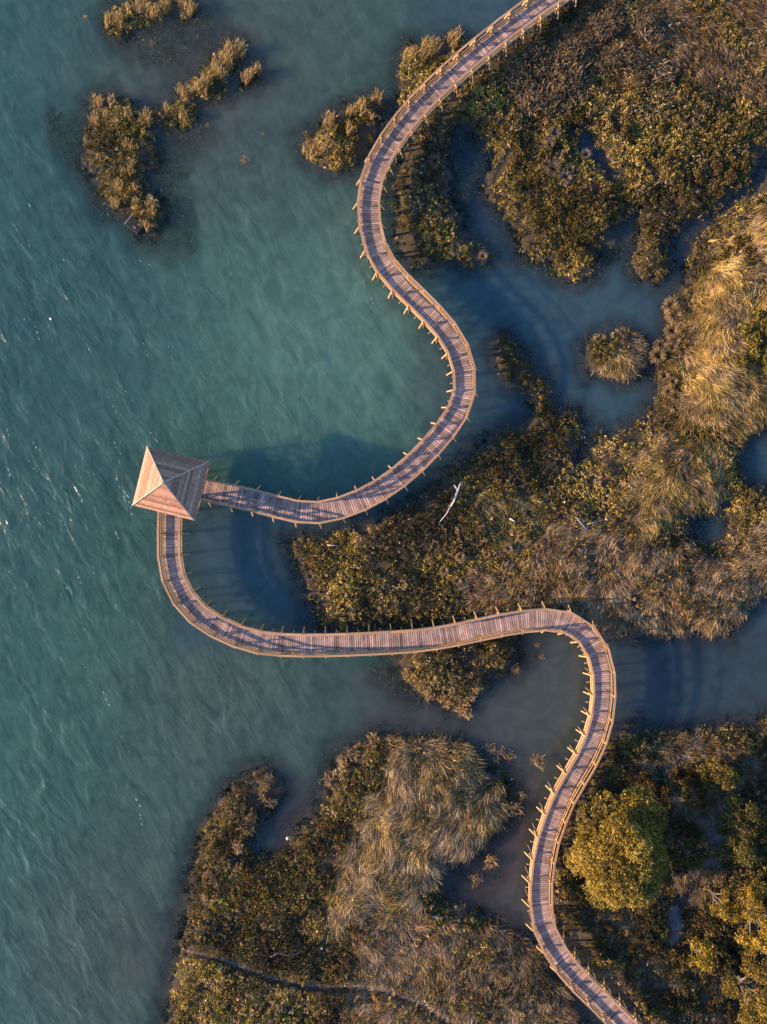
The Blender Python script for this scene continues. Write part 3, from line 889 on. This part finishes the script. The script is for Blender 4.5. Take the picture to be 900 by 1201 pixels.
# ------------------------------------------------------------------ trees
def tree(px, py, rx, ry, hgt, rgb, label, nb, seed, twig=False, tilt=0.0, dens=1.0):
    rs = np.random.default_rng(seed)
    x, y = W(px, py, hgt * .62)
    zb = gh(x, y)
    root = empty('broadleaf_tree', (x, y, zb))
    tag(root, label, 'tree')
    lobes = []
    for k in range(nb):
        for _ in range(40):
            a, q = rs.random() * 6.283, math.sqrt(rs.random()) * rs.uniform(.9, 1.04)
            lx, ly = math.cos(a) * q * rx * .86, math.sin(a) * q * ry * .86
            if all((lx - l[0]) ** 2 + (ly - l[1]) ** 2 > (.34 * min(rx, ry)) ** 2 for l in lobes):
                break
        top = hgt * (.5 + .42 * (1 - q * q)) * rs.uniform(.88, 1.08)
        lobes.append((lx, ly, top, min(rx, ry) * rs.uniform(.22, .34)))
    tr = MB()
    bark = (.13, .105, .09)
    tr.tube([(0, 0, -.3), (.08, .05, hgt * .18), (0, .1, hgt * .36)], [hgt * .05, hgt * .038, hgt * .028], 9, bark)
    tr.build('trunk', M_BARK, root, True)
    lim = MB()
    for (lx, ly, lz, lr) in lobes:
        s0 = hgt * rs.uniform(.14, .34)
        lim.tube([(0, .05, s0), (lx * .35, ly * .35, s0 + (lz - s0) * .5), (lx * .75, ly * .75, s0 + (lz - s0) * .85), (lx, ly, lz)], [hgt * .022, hgt * .015, hgt * .009, hgt * .004], 6, (.20, .17, .15))
        for _ in range(5):
            v = rs.normal(size=3); v[2] = abs(v[2]); v /= np.linalg.norm(v)
            lim.tube([(lx * .8, ly * .8, lz - lr * .5), (lx + v[0] * lr * .6, ly + v[1] * lr * .6, lz + v[2] * lr * .45), (lx + v[0] * lr * 1.02, ly + v[1] * lr * 1.02, lz + v[2] * lr * .85)], [.035, .022, .010], 5, (.24, .2, .18))
    lim.build('limbs', M_BARK, root, True)
    P, Cx = [], []
    for (lx, ly, lz, lr) in lobes:
        bare = twig and lx < -.15 * rx and ly > .1 * ry
        m = int(125 * dens * (lr / 1.1) ** 2 * (.5 if bare else 1))
        v = rng.normal(size=(m, 3)); v /= np.linalg.norm(v, axis=1, keepdims=True)
        v[:, 2] = np.where(v[:, 2] < -.35, -v[:, 2], v[:, 2])
        cen = np.array([lx, ly, lz]) + v * lr * rng.uniform(.72, 1.12, (m, 1)) * np.array([1, 1, .8])
        cl = np.array(rgb) * rs.uniform(.65, 1.25) * rng.uniform(.5, 1.5, (m, 1))
        k = 15
        rp = np.repeat(np.arange(m), k)
        P.append(cen[rp] + rng.normal(0, .125, (m * k, 3)) * np.array([1, 1, .7]))
        Cx.append(cl[rp] * rng.uniform(.8, 1.2, (m * k, 1)))
    P = np.concatenate(P)
    V, Fq = leaf_quads(P, rng.uniform(.05, .105, len(P)), .6)
    np_mesh('crown', V, Fq, M_LEAF, root, np.repeat(np.concatenate(Cx), 4, axis=0))
    return root


k_ = 1 / 14.4
tree(727, 993, 58 * k_, 71 * k_, 5.8, (.30, .215, .042), 'big round yellow-olive tree beside the lower boardwalk curve', 46, 31, True)
tree(806, 997, 22 * k_, 24 * k_, 3.2, (.11, .09, .022), 'small dark round tree tucked against the big yellow-olive tree', 7, 2)
tree(868, 972, 30 * k_, 50 * k_, 5.0, (.10, .09, .024), 'tall dark green tree with tight billowing crown near the right edge', 16, 5, False, 0, 1.5)
tree(890, 1078, 34 * k_, 42 * k_, 5.0, (.31, .21, .032), 'yellow-green tree cut by the right edge below the dark tree', 14, 8)
tree(817, 1116, 18 * k_, 21 * k_, 3.2, (.36, .25, .022), 'small bright yellow tree on its own beside the pale bare mud', 8, 9)
tree(842, 1056, 16 * k_, 20 * k_, 3.2, (.30, .21, .032), 'small loose yellow tree above the pale bare mud', 7, 10)
tree(880, 1165, 32 * k_, 40 * k_, 4.7, (.25, .175, .032), 'olive brown tree in the bottom right corner', 13, 12)
tree(842, 905, 24 * k_, 22 * k_, 3.0, (.18, .13, .026), 'low spreading olive tree near the upper shore of the corner scrub', 9, 14)
tree(915, 1000, 20 * k_, 34 * k_, 3.8, (.09, .08, .022), 'dark tree half hidden behind the tall billowing one at the right edge', 9, 15)

# ------------------------------------------------------------------ boardwalk
DZ, RH = 1.7, 1.2
def ctr(l):
    out = []
    for p in l:
        z = DZ if len(p) > 2 else DZ + RH
        out.append(W(p[0], p[1], z))
    return out


NORTH = ctr([(226, 571, 0), (237, 573.5, 0), (268, 580, 0), (300, 587, 0), (347, 600, 0), (371, 602.5, 0), (398, 597), (435, 582), (462, 564), (480, 550), (497, 533), (514, 515), (529, 496), (540, 478), (545.5, 460), (546, 440), (542.5, 420), (533, 399), (516.5, 376.5), (485, 345), (468, 329), (452, 311), (440, 290), (433.5, 263), (431.5, 233), (436, 207), (447, 189, 0), (465, 162, 0), (487.5, 134, 0), (518.5, 103, 0), (554, 72, 0), (593.5, 41, 0), (628.5, 15, 0), (665, -10, 0), (705, -38, 0), (748, -66, 0), (795, -92, 0)])
SOUTH = ctr([(203.5, 600, 0), (203, 620, 0), (202.5, 640, 0), (203.5, 661, 0), (209, 683, 0), (221, 704, 0), (236, 719.5, 0), (257, 733, 0), (280, 743.5, 0), (305.5, 751.5, 0), (334.5, 754, 0), (380, 754.5, 0), (440, 752, 0), (484, 749.5, 0), (511, 746, 0), (548, 739, 0), (575, 732.5, 0), (610, 726.5, 0), (634, 724, 0), (657, 725, 0), (678, 735, 0), (694, 753, 0), (702.5, 777, 0), (705, 802, 0), (703, 835, 0), (695, 863, 0), (685, 885, 0), (673, 905, 0), (659, 928, 0), (648.5, 953, 0), (639, 980, 0), (634, 1005, 0), (631, 1034, 0), (631.5, 1054, 0), (632, 1072, 0), (643, 1100, 0), (667, 1134, 0), (695, 1160, 0), (722, 1188, 0), (760, 1222, 0), (790, 1250, 0)])


def smooth(P, it=3):
    P = np.array(P)
    for _ in range(it):
        Q = [P[0]]
        for a, b in zip(P[:-1], P[1:]):
            Q += [a * .75 + b * .25, a * .25 + b * .75]
        Q.append(P[-1])
        P = np.array(Q)
    return P


def resample(P, step):
    P = smooth(P)
    seg = np.hypot(*(P[1:] - P[:-1]).T)
    cum = np.concatenate([[0], np.cumsum(seg)])
    n = int(round(cum[-1] / step))
    s = np.linspace(0, cum[-1], n + 1)
    return np.stack([np.interp(s, cum, P[:, 0]), np.interp(s, cum, P[:, 1])], 1)


def wood(a=.8, b=1.2, base=(.42, .30, .265)):
    k = random.uniform(a, b)
    h_ = random.uniform(-.03, .03)
    return (base[0] * k * (1 + h_), base[1] * k, base[2] * k * (1 - h_))


CAPC = (.44, .255, .14)
RAILC = (.52, .31, .14)
BRAC = (.56, .34, .16)
HW = .80          # half deck width


def boardwalk(line, label, group=None):
    V = resample(line, 1.86)
    n = len(V)
    root = empty('boardwalk', (0, 0, 0))
    tag(root, label, 'boardwalk')
    T = np.zeros_like(V)
    T[1:-1] = V[2:] - V[:-2]
    T[0], T[-1] = V[1] - V[0], V[-1] - V[-2]
    T /= np.linalg.norm(T, axis=1, keepdims=True)
    Nn = np.stack([-T[:, 1], T[:, 0]], 1)     # left normal

    def pt(i, off, z):
        return (V[i][0] + Nn[i][0] * off, V[i][1] + Nn[i][1] * off, z)

    def lerp(i, t, off, z):
        a, b = np.array(pt(i, off, z)), np.array(pt(i + 1, off, z))
        return a + (b - a) * t
    deck = MB()
    for i in range(n - 1):
        L_ = np.linalg.norm(V[i + 1] - V[i])
        m = max(6, int(round(L_ / .195)))
        for k in range(m):
            t0, t1 = k / m + .12 / m, (k + 1) / m - .12 / m
            zt = DZ + random.uniform(-.006, .006)
            ov = HW + random.uniform(-.01, .02)
            q = [lerp(i, t0, -ov, zt - .045), lerp(i, t1, -ov, zt - .045), lerp(i, t1, ov, zt - .045), lerp(i, t0, ov, zt - .045)]
            q = [q[0], q[3], q[2], q[1]]
            q = q[::-1]
            up = [p + np.array([0, 0, .045]) for p in q]
            deck.hexa(q, up, wood(.62, 1.3) if random.random() > .05 else wood(.4, 1.6))
    deck.build('deck', M_DECK, root)
    st = MB()
    for off in (-.62, 0, .62):
        for i in range(n - 1):
            st.bar(pt(i, off, DZ - .15), pt(i + 1, off, DZ - .15), .08, .19, (.22, .17, .13))
    st.build('stringers', M_RAIL, root)
    for sd in (-1, 1):
        rl = MB()
        for i in range(n - 1):
            for (z0, hh) in ((.17, .20), (.62, .18)):
                kf = random.uniform(.85, 1.15)
                cc_ = tuple(c * kf for c in RAILC)
                rl.bar(pt(i, sd * (HW + .03), DZ + z0), pt(i + 1, sd * (HW + .03), DZ + z0), .035, hh, cc_)
        rail = rl.build('railing', M_RAIL, root)
        cp = MB()
        for i in range(n - 1):
            kf = random.uniform(.85, 1.15)
            cc_ = tuple(c * kf for c in CAPC)
            a0, a1 = sd * (HW + .0), sd * (HW + .17)
            b = [pt(i, a0, DZ + RH - .045), pt(i + 1, a0, DZ + RH - .045), pt(i + 1, a1, DZ + RH - .045), pt(i, a1, DZ + RH - .045)]
            if sd < 0:
                b = b[::-1]
            # order counter-clockwise seen from above
            ar = sum(b[k][0] * b[(k + 1) % 4][1] - b[(k + 1) % 4][0] * b[k][1] for k in range(4))
            if ar < 0:
                b = b[::-1]
            cp.hexa(b, [(p[0], p[1], p[2] + .045) for p in b], cc_)
        cp.build('cap_rail', M_RAIL, rail)
    for i in range(n):
        mid = MB()
        mid.bar(pt(i, -1.38, DZ - .36), pt(i, 1.38, DZ - .36), .09, .12, (.10, .075, .055))
        mid.build('crossbeam', M_RAIL, root)
        for sd in (-1, 1):
            pm = MB()
            pm.bar(pt(i, sd * (HW + .10), DZ - .25), pt(i, sd * (HW + .10), DZ + RH - .047), .095, .095, RAILC, (T[i][0], T[i][1], 0))
            po = pm.build('post', M_RAIL, root)
            bm_ = MB()
            bm_.bar(pt(i, sd * (HW + .165), DZ + .85), pt(i, sd * 1.34, DZ - .30), .085, .085, BRAC)
            bm_.build('brace', M_RAIL, po)
            pl = MB()
            pl.tube([pt(i, sd * .70, -1.7), pt(i, sd * .70, DZ - .40)], [.10, .09], 8, (.11, .09, .075))
            pl.build('pile', M_BARK, root, True)
    for i in range(n - 1):
        jb = MB()
        a, b = lerp(i, .5, -1.04, DZ - .31), lerp(i, .5, 1.04, DZ - .31)
        jb.bar(a, b, .08, .12, (.42, .29, .17))
        jb.build('joist', M_RAIL, root)
    print('bays', n)
    return root


boardwalk(NORTH, 'upper timber boardwalk arm winding from the pavilion to the top edge')
boardwalk(SOUTH, 'lower timber boardwalk arm winding from the pavilion to the bottom edge')

# ------------------------------------------------------------------ pavilion
EZ, AZ = 4.1, 5.95
cx, cy = W(200.5, 567, EZ)
rot = R(-13.9)
pav = empty('pavilion', (cx, cy, DZ), rot)
tag(pav, 'square open timber pavilion with pyramid roof at the joint of the boardwalk', 'pavilion')
HX, HY = 2.62, 2.48
roof = MB()
NB = 15
ez, az = EZ - DZ, AZ - DZ
cor = [(-HX, -HY), (HX, -HY), (HX, HY), (-HX, HY)]
for f in range(4):
    a, b = np.array(cor[f]), np.array(cor[(f + 1) % 4])
    for k in range(NB):
        t0, t1 = k / NB, (k + 1) / NB + .012
        if k == NB - 1:
            t1 = 1.0
        nrm = np.array([0, 0, 1.0])
        p0, p1 = a * (1 - t0), b * (1 - t0)
        q0, q1 = a * (1 - t1), b * (1 - t1)
        z0, z1 = ez + (az - ez) * t0, ez + (az - ez) * t1
        lo = [(*p0, z0 - .01), (*p1, z0 - .01), (*q1, z1 - .03), (*q0, z1 - .03)]
        hi = [(*p0, z0 + .045), (*p1, z0 + .045), (*q1, z1 + .008), (*q0, z1 + .008)]
        kk = random.choice((.6, .75, .9, 1.0, 1.1, 1.28)) * random.uniform(.93, 1.07)
        roof.hexa(lo, hi, tuple(c * kk for c in (.395, .20, .125)))
ro = roof.build('roof', M_ROOF, pav)
for (x, y) in cor:
    hp = MB()
    hp.bar((x * 1.005, y * 1.005, ez + .06), (0, 0, az + .05), .085, .06, (.52, .40, .28))
    hp.build('hip_cap', M_ROOF, ro)
fb = MB()
fb.box((0, 0, az + .02), .16, .16, .10, 0, (.3, .24, .2))
fb.build('finial', M_ROOF, ro)
fa = MB()
for f in range(4):
    a, b = cor[f], cor[(f + 1) % 4]
    fa.bar((*[v * .985 for v in a], ez - .09), (*[v * .985 for v in b], ez - .09), .05, .15, (.36, .27, .19))
fa.build('fascia', M_RAIL, pav)
PX, PY = 2.12, 2.0
fl = MB()
m = 26
for k in range(m):
    x0, x1 = -PX + 2 * PX * (k + .06) / m, -PX + 2 * PX * (k + .94) / m
    fl.hexa([(x0, -PY, -.055), (x1, -PY, -.055), (x1, PY, -.055), (x0, PY, -.055)], [(x0, -PY, -.01), (x1, -PY, -.01), (x1, PY, -.01), (x0, PY, -.01)], wood(.75, 1.2))
fl.build('floor', M_DECK, pav)
for x in (-1, 1):
    for y in (-1, 1):
        p = MB()
        p.bar((x * PX * .96, y * PY * .96, -.4), (x * PX * .96, y * PY * .96, ez - .02), .16, .16, (.40, .29, .2))
        p.build('post', M_RAIL, pav)
        p = MB()
        p.tube([(x * PX * .85, y * PY * .85, -3.4), (x * PX * .85, y * PY * .85, -.30)], [.13, .12], 9, (.12, .10, .08))
        p.build('pile', M_BARK, pav, True)
be = MB()
for y in (-1, 1):
    be.bar((-PX - .1, y * PY * .85, -.18), (PX + .1, y * PY * .85, -.18), .12, .2, (.24, .18, .14))
be.build('beams', M_RAIL, pav)
# railing on the sides that face the water; the two arms enter on the east and south sides
for (a, b) in (((-PX, PY), (PX, PY)), ((-PX, -PY), (-PX, PY)), ((PX, .75), (PX, PY)), ((PX, -PY), (PX, -1.0)), ((1.55, -PY), (PX, -PY)), ((-PX, -PY), (-.35, -PY))):
    r_ = MB()
    for z0, hh in ((.2, .2), (.66, .18)):
        r_.bar((*a, z0), (*b, z0), .04, hh, RAILC)
    rr_ = r_.build('railing', M_RAIL, pav)
    c_ = MB()
    c_.bar((*a, RH - .02), (*b, RH - .02), .2, .045, CAPC)
    c_.build('cap_rail', M_RAIL, rr_)
bn = MB()
bn.bar((-PX + .35, -PY + .3, .45), (-PX + .35, PY - .3, .45), .4, .05, (.38, .28, .19))
for t in (-1.4, 0, 1.4):
    bn.box((-PX + .35, t, -.01), .34, .08, .43, 0, (.3, .22, .16))
bn.build('bench', M_RAIL, pav)

# ------------------------------------------------------------------ trail
tp = np.array(TRAIL_W)
tp = smooth(tp, 2)
tt = np.gradient(tp, axis=0)
tt /= np.linalg.norm(tt, axis=1, keepdims=True)
nn = np.stack([-tt[:, 1], tt[:, 0]], 1)
rows = []
offs = np.linspace(-1, 1, 5)
for k, o_ in enumerate(offs):
    wv = np.minimum(1, .25 + np.arange(len(tp)) * .12) * (.25 + .24 * (vnoise(tp[:, 0] * 1.3, tp[:, 1] * 1.3, 5 + k) - .5))
    q = tp + nn * (o_ * wv)[:, None]
    zz = ground_h(q[:, 0], q[:, 1])
    rows.append(np.stack([q[:, 0], q[:, 1], np.maximum(zz, .0) + .012 - .02 * abs(o_)], 1))
Vt = np.stack(rows, 1).reshape(-1, 3)
m = len(tp)
i0 = np.arange(m - 1)[:, None] * 5 + np.arange(4)[None, :]
Ft = np.stack([i0, i0 + 5, i0 + 6, i0 + 1], -1).reshape(-1, 4)
ct = np.tile((.125, .103, .092), (len(Vt), 1)) * rng.uniform(.75, 1.2, (len(Vt), 1))
tr = np_mesh('path', Vt, Ft, M_GROUND, None, ct, True)
tag(tr, kind='structure')

# ------------------------------------------------------------------ washed-up things
def z_on(px, py, lift):
    x, y = W(px, py, .5)
    return (x, y, max(gh(x, y), 0) + lift)


lg = MB()
lg.tube([z_on(540, 566, .62), z_on(537, 574, .62), z_on(532, 588, .58), z_on(528.5, 594, .55)], [.06, .085, .085, .07], 9, (.55, .53, .53))
lg.tube([z_on(528.5, 593, .55), z_on(524, 602, .5), z_on(515, 613, .42)], [.055, .04, .022], 8, (.58, .56, .56))
lg.tube([z_on(536, 574, .62), z_on(532, 569, .75)], [.07, .04], 7, (.6, .58, .58))
o = lg.build('driftwood_log', M_BARK, None, True)
tag(o, 'long silver-white driftwood log lying on the middle marsh shrubs', 'driftwood')


def pole(name, a, b, r, rgb, label, cat, la=.5, lb=.5):
    s = MB()
    s.tube([z_on(*a, la), z_on((a[0] + b[0]) / 2, (a[1] + b[1]) / 2, (la + lb) / 2 + .02), z_on(*b, lb)], [r, r * .95, r * .8], 8, rgb)
    return tag(s.build(name, M_BARK, None, True), label, cat)


pole('white_stick', (597, 608), (603.5, 612), .06, (.78, .74, .66), 'short white stick on the yellow-green grassy patch', 'stick', .6, .6)
pole('grey_plank', (674, 607), (686, 622), .07, (.16, .20, .23), 'blue-grey pole, thicker leg of a fallen V on the marsh', 'pole', .75, .7)
pole('thin_pole', (686, 615), (702, 610), .035, (.27, .26, .25), 'thin pale pole meeting the blue-grey one in a V', 'pole', .75, .7)
pole('thin_pole', (536, 1003), (551, 1002), .045, (.45, .42, .36), 'thin pale pole floating at the edge of the golden grass pool', 'pole', .1, .1)
pole('thin_pole', (507, 1073), (519, 1075), .06, (.45, .48, .50), 'short pale bluish pole lying in the lower grass', 'pole', .45, .45)
pole('thin_pole', (384, 639), (398, 640), .05, (.36, .32, .28), 'thin grey branch on the western end of the middle marsh shrubs', 'driftwood', .5, .5)
sn = MB()
c0 = np.array(z_on(752, 50, .5))
for dx, dy, ll in ((-.5, .45, .10), (.35, .35, .2), (.15, -.5, .12), (-.1, .6, .35), (.6, .1, .15), (-.35, -.1, .1)):
    sn.tube([c0, c0 + np.array([dx * .45, dy * .45, ll]), c0 + np.array([dx * .85, dy * .85, ll * 1.6])], [.07, .045, .02], 7, (.34, .25, .17))
tag(sn.build('dead_snag', M_BARK, None, True), 'forked pale dead snag lying on the upper right heath', 'driftwood')
db = MB()
pts = [(262, 1119), (272, 1114), (284, 1117), (294, 1116), (303, 1112)]
db.tube([z_on(a, b, .42) for a, b in [(300 + (a - 262) * .9 + 18, b + 1) for a, b in pts]], [.04, .05, .045, .03, .02], 7, (.25, .25, .24))
tag(db.build('driftwood_branch', M_BARK, None, True), 'crooked grey branch beside the trail in the lower marsh', 'driftwood')


def ball(name, px, py, r, rgb, label, cat, lift):
    me = bpy.data.meshes.new(name)
    import bmesh
    bm = bmesh.new()
    bmesh.ops.create_icosphere(bm, subdivisions=3, radius=r)
    for v in bm.verts:
        v.co.z *= .85
        v.co *= 1 + .03 * math.sin(v.co.x * 9 / r * .2 + v.co.y * 5)
    top = max(bm.verts, key=lambda v: v.co.z)
    res = bmesh.ops.create_cone(bm, cap_ends=True, segments=10, radius1=r * .22, radius2=r * .14, depth=r * .35)
    bmesh.ops.translate(bm, verts=res['verts'], vec=(0, 0, r * .92))
    bm.to_mesh(me)
    bm.free()
    a = me.color_attributes.new('tint', 'FLOAT_COLOR', 'POINT')
    for d_ in a.data:
        d_.color = (*rgb, 1)
    me.polygons.foreach_set('use_smooth', np.ones(len(me.polygons), bool))
    me.materials.append(M_MISC)
    o = link(bpy.data.objects.new(name, me))
    o.location = z_on(px, py, lift)
    tag(o, label, cat)
    return o


ball('float_buoy', 337.3, 984, .15, (.62, .62, .60), 'round white float washed up at the head of the small inlet', 'buoy', .38)
# a small folded scrap for each white speck of litter
def scrap(px, py, s_, label):
    b = MB()
    p = np.array(z_on(px, py, .55))
    a = random.uniform(0, 6)
    u, v = np.array([math.cos(a), math.sin(a), .1]) * s_, np.array([-math.sin(a), math.cos(a), .15]) * s_ * .7
    b.add([p - u - v, p + u * .9 - v, p + u + v, p - u * .8 + v * 1.1, p - u - v + (0, 0, .05), p + u * .9 - v + (0, 0, .02), p + u + v + (0, 0, .10), p - u * .8 + v * 1.1 + (0, 0, .04)],
          [(3, 2, 1, 0), (4, 5, 6, 7), (0, 1, 5, 4), (1, 2, 6, 5), (2, 3, 7, 6), (3, 0, 4, 7)], (.8, .79, .77))
    tag(b.build('litter_scrap', M_MISC), label, 'litter')


scrap(378, 1109, .07, 'white litter scrap in the grass above the trail')
scrap(243, 1169, .06, 'white litter scrap on the shrubs below the trail')
scrap(386, 1073, .05, 'white litter scrap at the lower end of the golden grass')
scrap(661, 589, .08, 'white speck of litter on the grey-blue hollow in the middle marsh')
scrap(481, 233, .07, 'white speck of litter beside the grey tussock of the half-drowned strip')
scrap(890, 367, .08, 'white speck of litter on the golden mound by the right edge')

# dark box half sunk at the tip of the western islet
bx = W(158.5, 264, .3)
hb = empty('wooden_box', (bx[0], bx[1], -.25), R(-38))
tag(hb, 'dark weathered wooden box half sunk at the tip of the western islet', 'box')
b = MB()
for k in range(6):
    b.box((-.55 + k * .22, 0, .62), .205, .92, .05, 0, tuple(c * random.uniform(.8, 1.25) for c in (.018, .020, .026)))
b.build('lid', M_DECK, hb)
b = MB()
for sy in (-1, 1):
    b.box((0, sy * .44, 0), 1.28, .05, .61, 0, (.045, .042, .042))
for sx in (-1, 1):
    b.box((sx * .62, 0, 0), .05, .83, .61, 0, (.05, .045, .042))
b.build('side_panels', M_DECK, hb)
b = MB()
b.box((-.72, 0, .58), .07, 1.05, .09, 0, (.26, .22, .19))
b.build('edge_rail', M_RAIL, hb)
b = MB()
b.box((.18, -.20, .672), .34, .12, .05, 0, (.16, .17, .19))
b.build('hatch_handle', M_RAIL, hb)

# ------------------------------------------------------------------ light, sky, camera
world = bpy.data.worlds.new('World')
scene.world = world
world.use_nodes = True
nt = world.node_tree
bg = nt.nodes['Background']
sky = nt.nodes.new('ShaderNodeTexSky')
sky.sky_type = 'NISHITA'
sky.sun_disc = False
sky.ozone_density = 5.0
sky.dust_density = .6
sky.sun_elevation = R(SUN_EL)
sky.sun_rotation = R(180 + 90 - SUN_AZ)
nt.links.new(sky.outputs[0], bg.inputs['Color'])
bg.inputs['Strength'].default_value = .15
ld = bpy.data.lights.new('sun', 'SUN')
ld.energy = 5.0
ld.angle = R(.9)
ld.color = (1.0, .67, .38)
lo = link(bpy.data.objects.new('sun', ld))
dirv = Vector((math.cos(R(SUN_AZ)) * math.cos(R(SUN_EL)), math.sin(R(SUN_AZ)) * math.cos(R(SUN_EL)), -math.sin(R(SUN_EL))))
lo.rotation_euler = dirv.to_track_quat('-Z', 'Y').to_euler()
lo.location = (-30, -5, 30)

cd = bpy.data.cameras.new('camera')
cd.sensor_fit = 'VERTICAL'
cd.angle = 2 * math.atan(1201 / S / 2 / H)
cd.clip_start, cd.clip_end = .5, 2000
co = link(bpy.data.objects.new('camera', cd))
co.location = (0, 0, H)
scene.camera = co
vs = scene.view_settings
vs.view_transform = 'Standard'
vs.look = 'None'
vs.exposure = 1.25
vs.gamma = 1
scene.cycles.max_bounces = 5
scene.cycles.transparent_max_bounces = 6
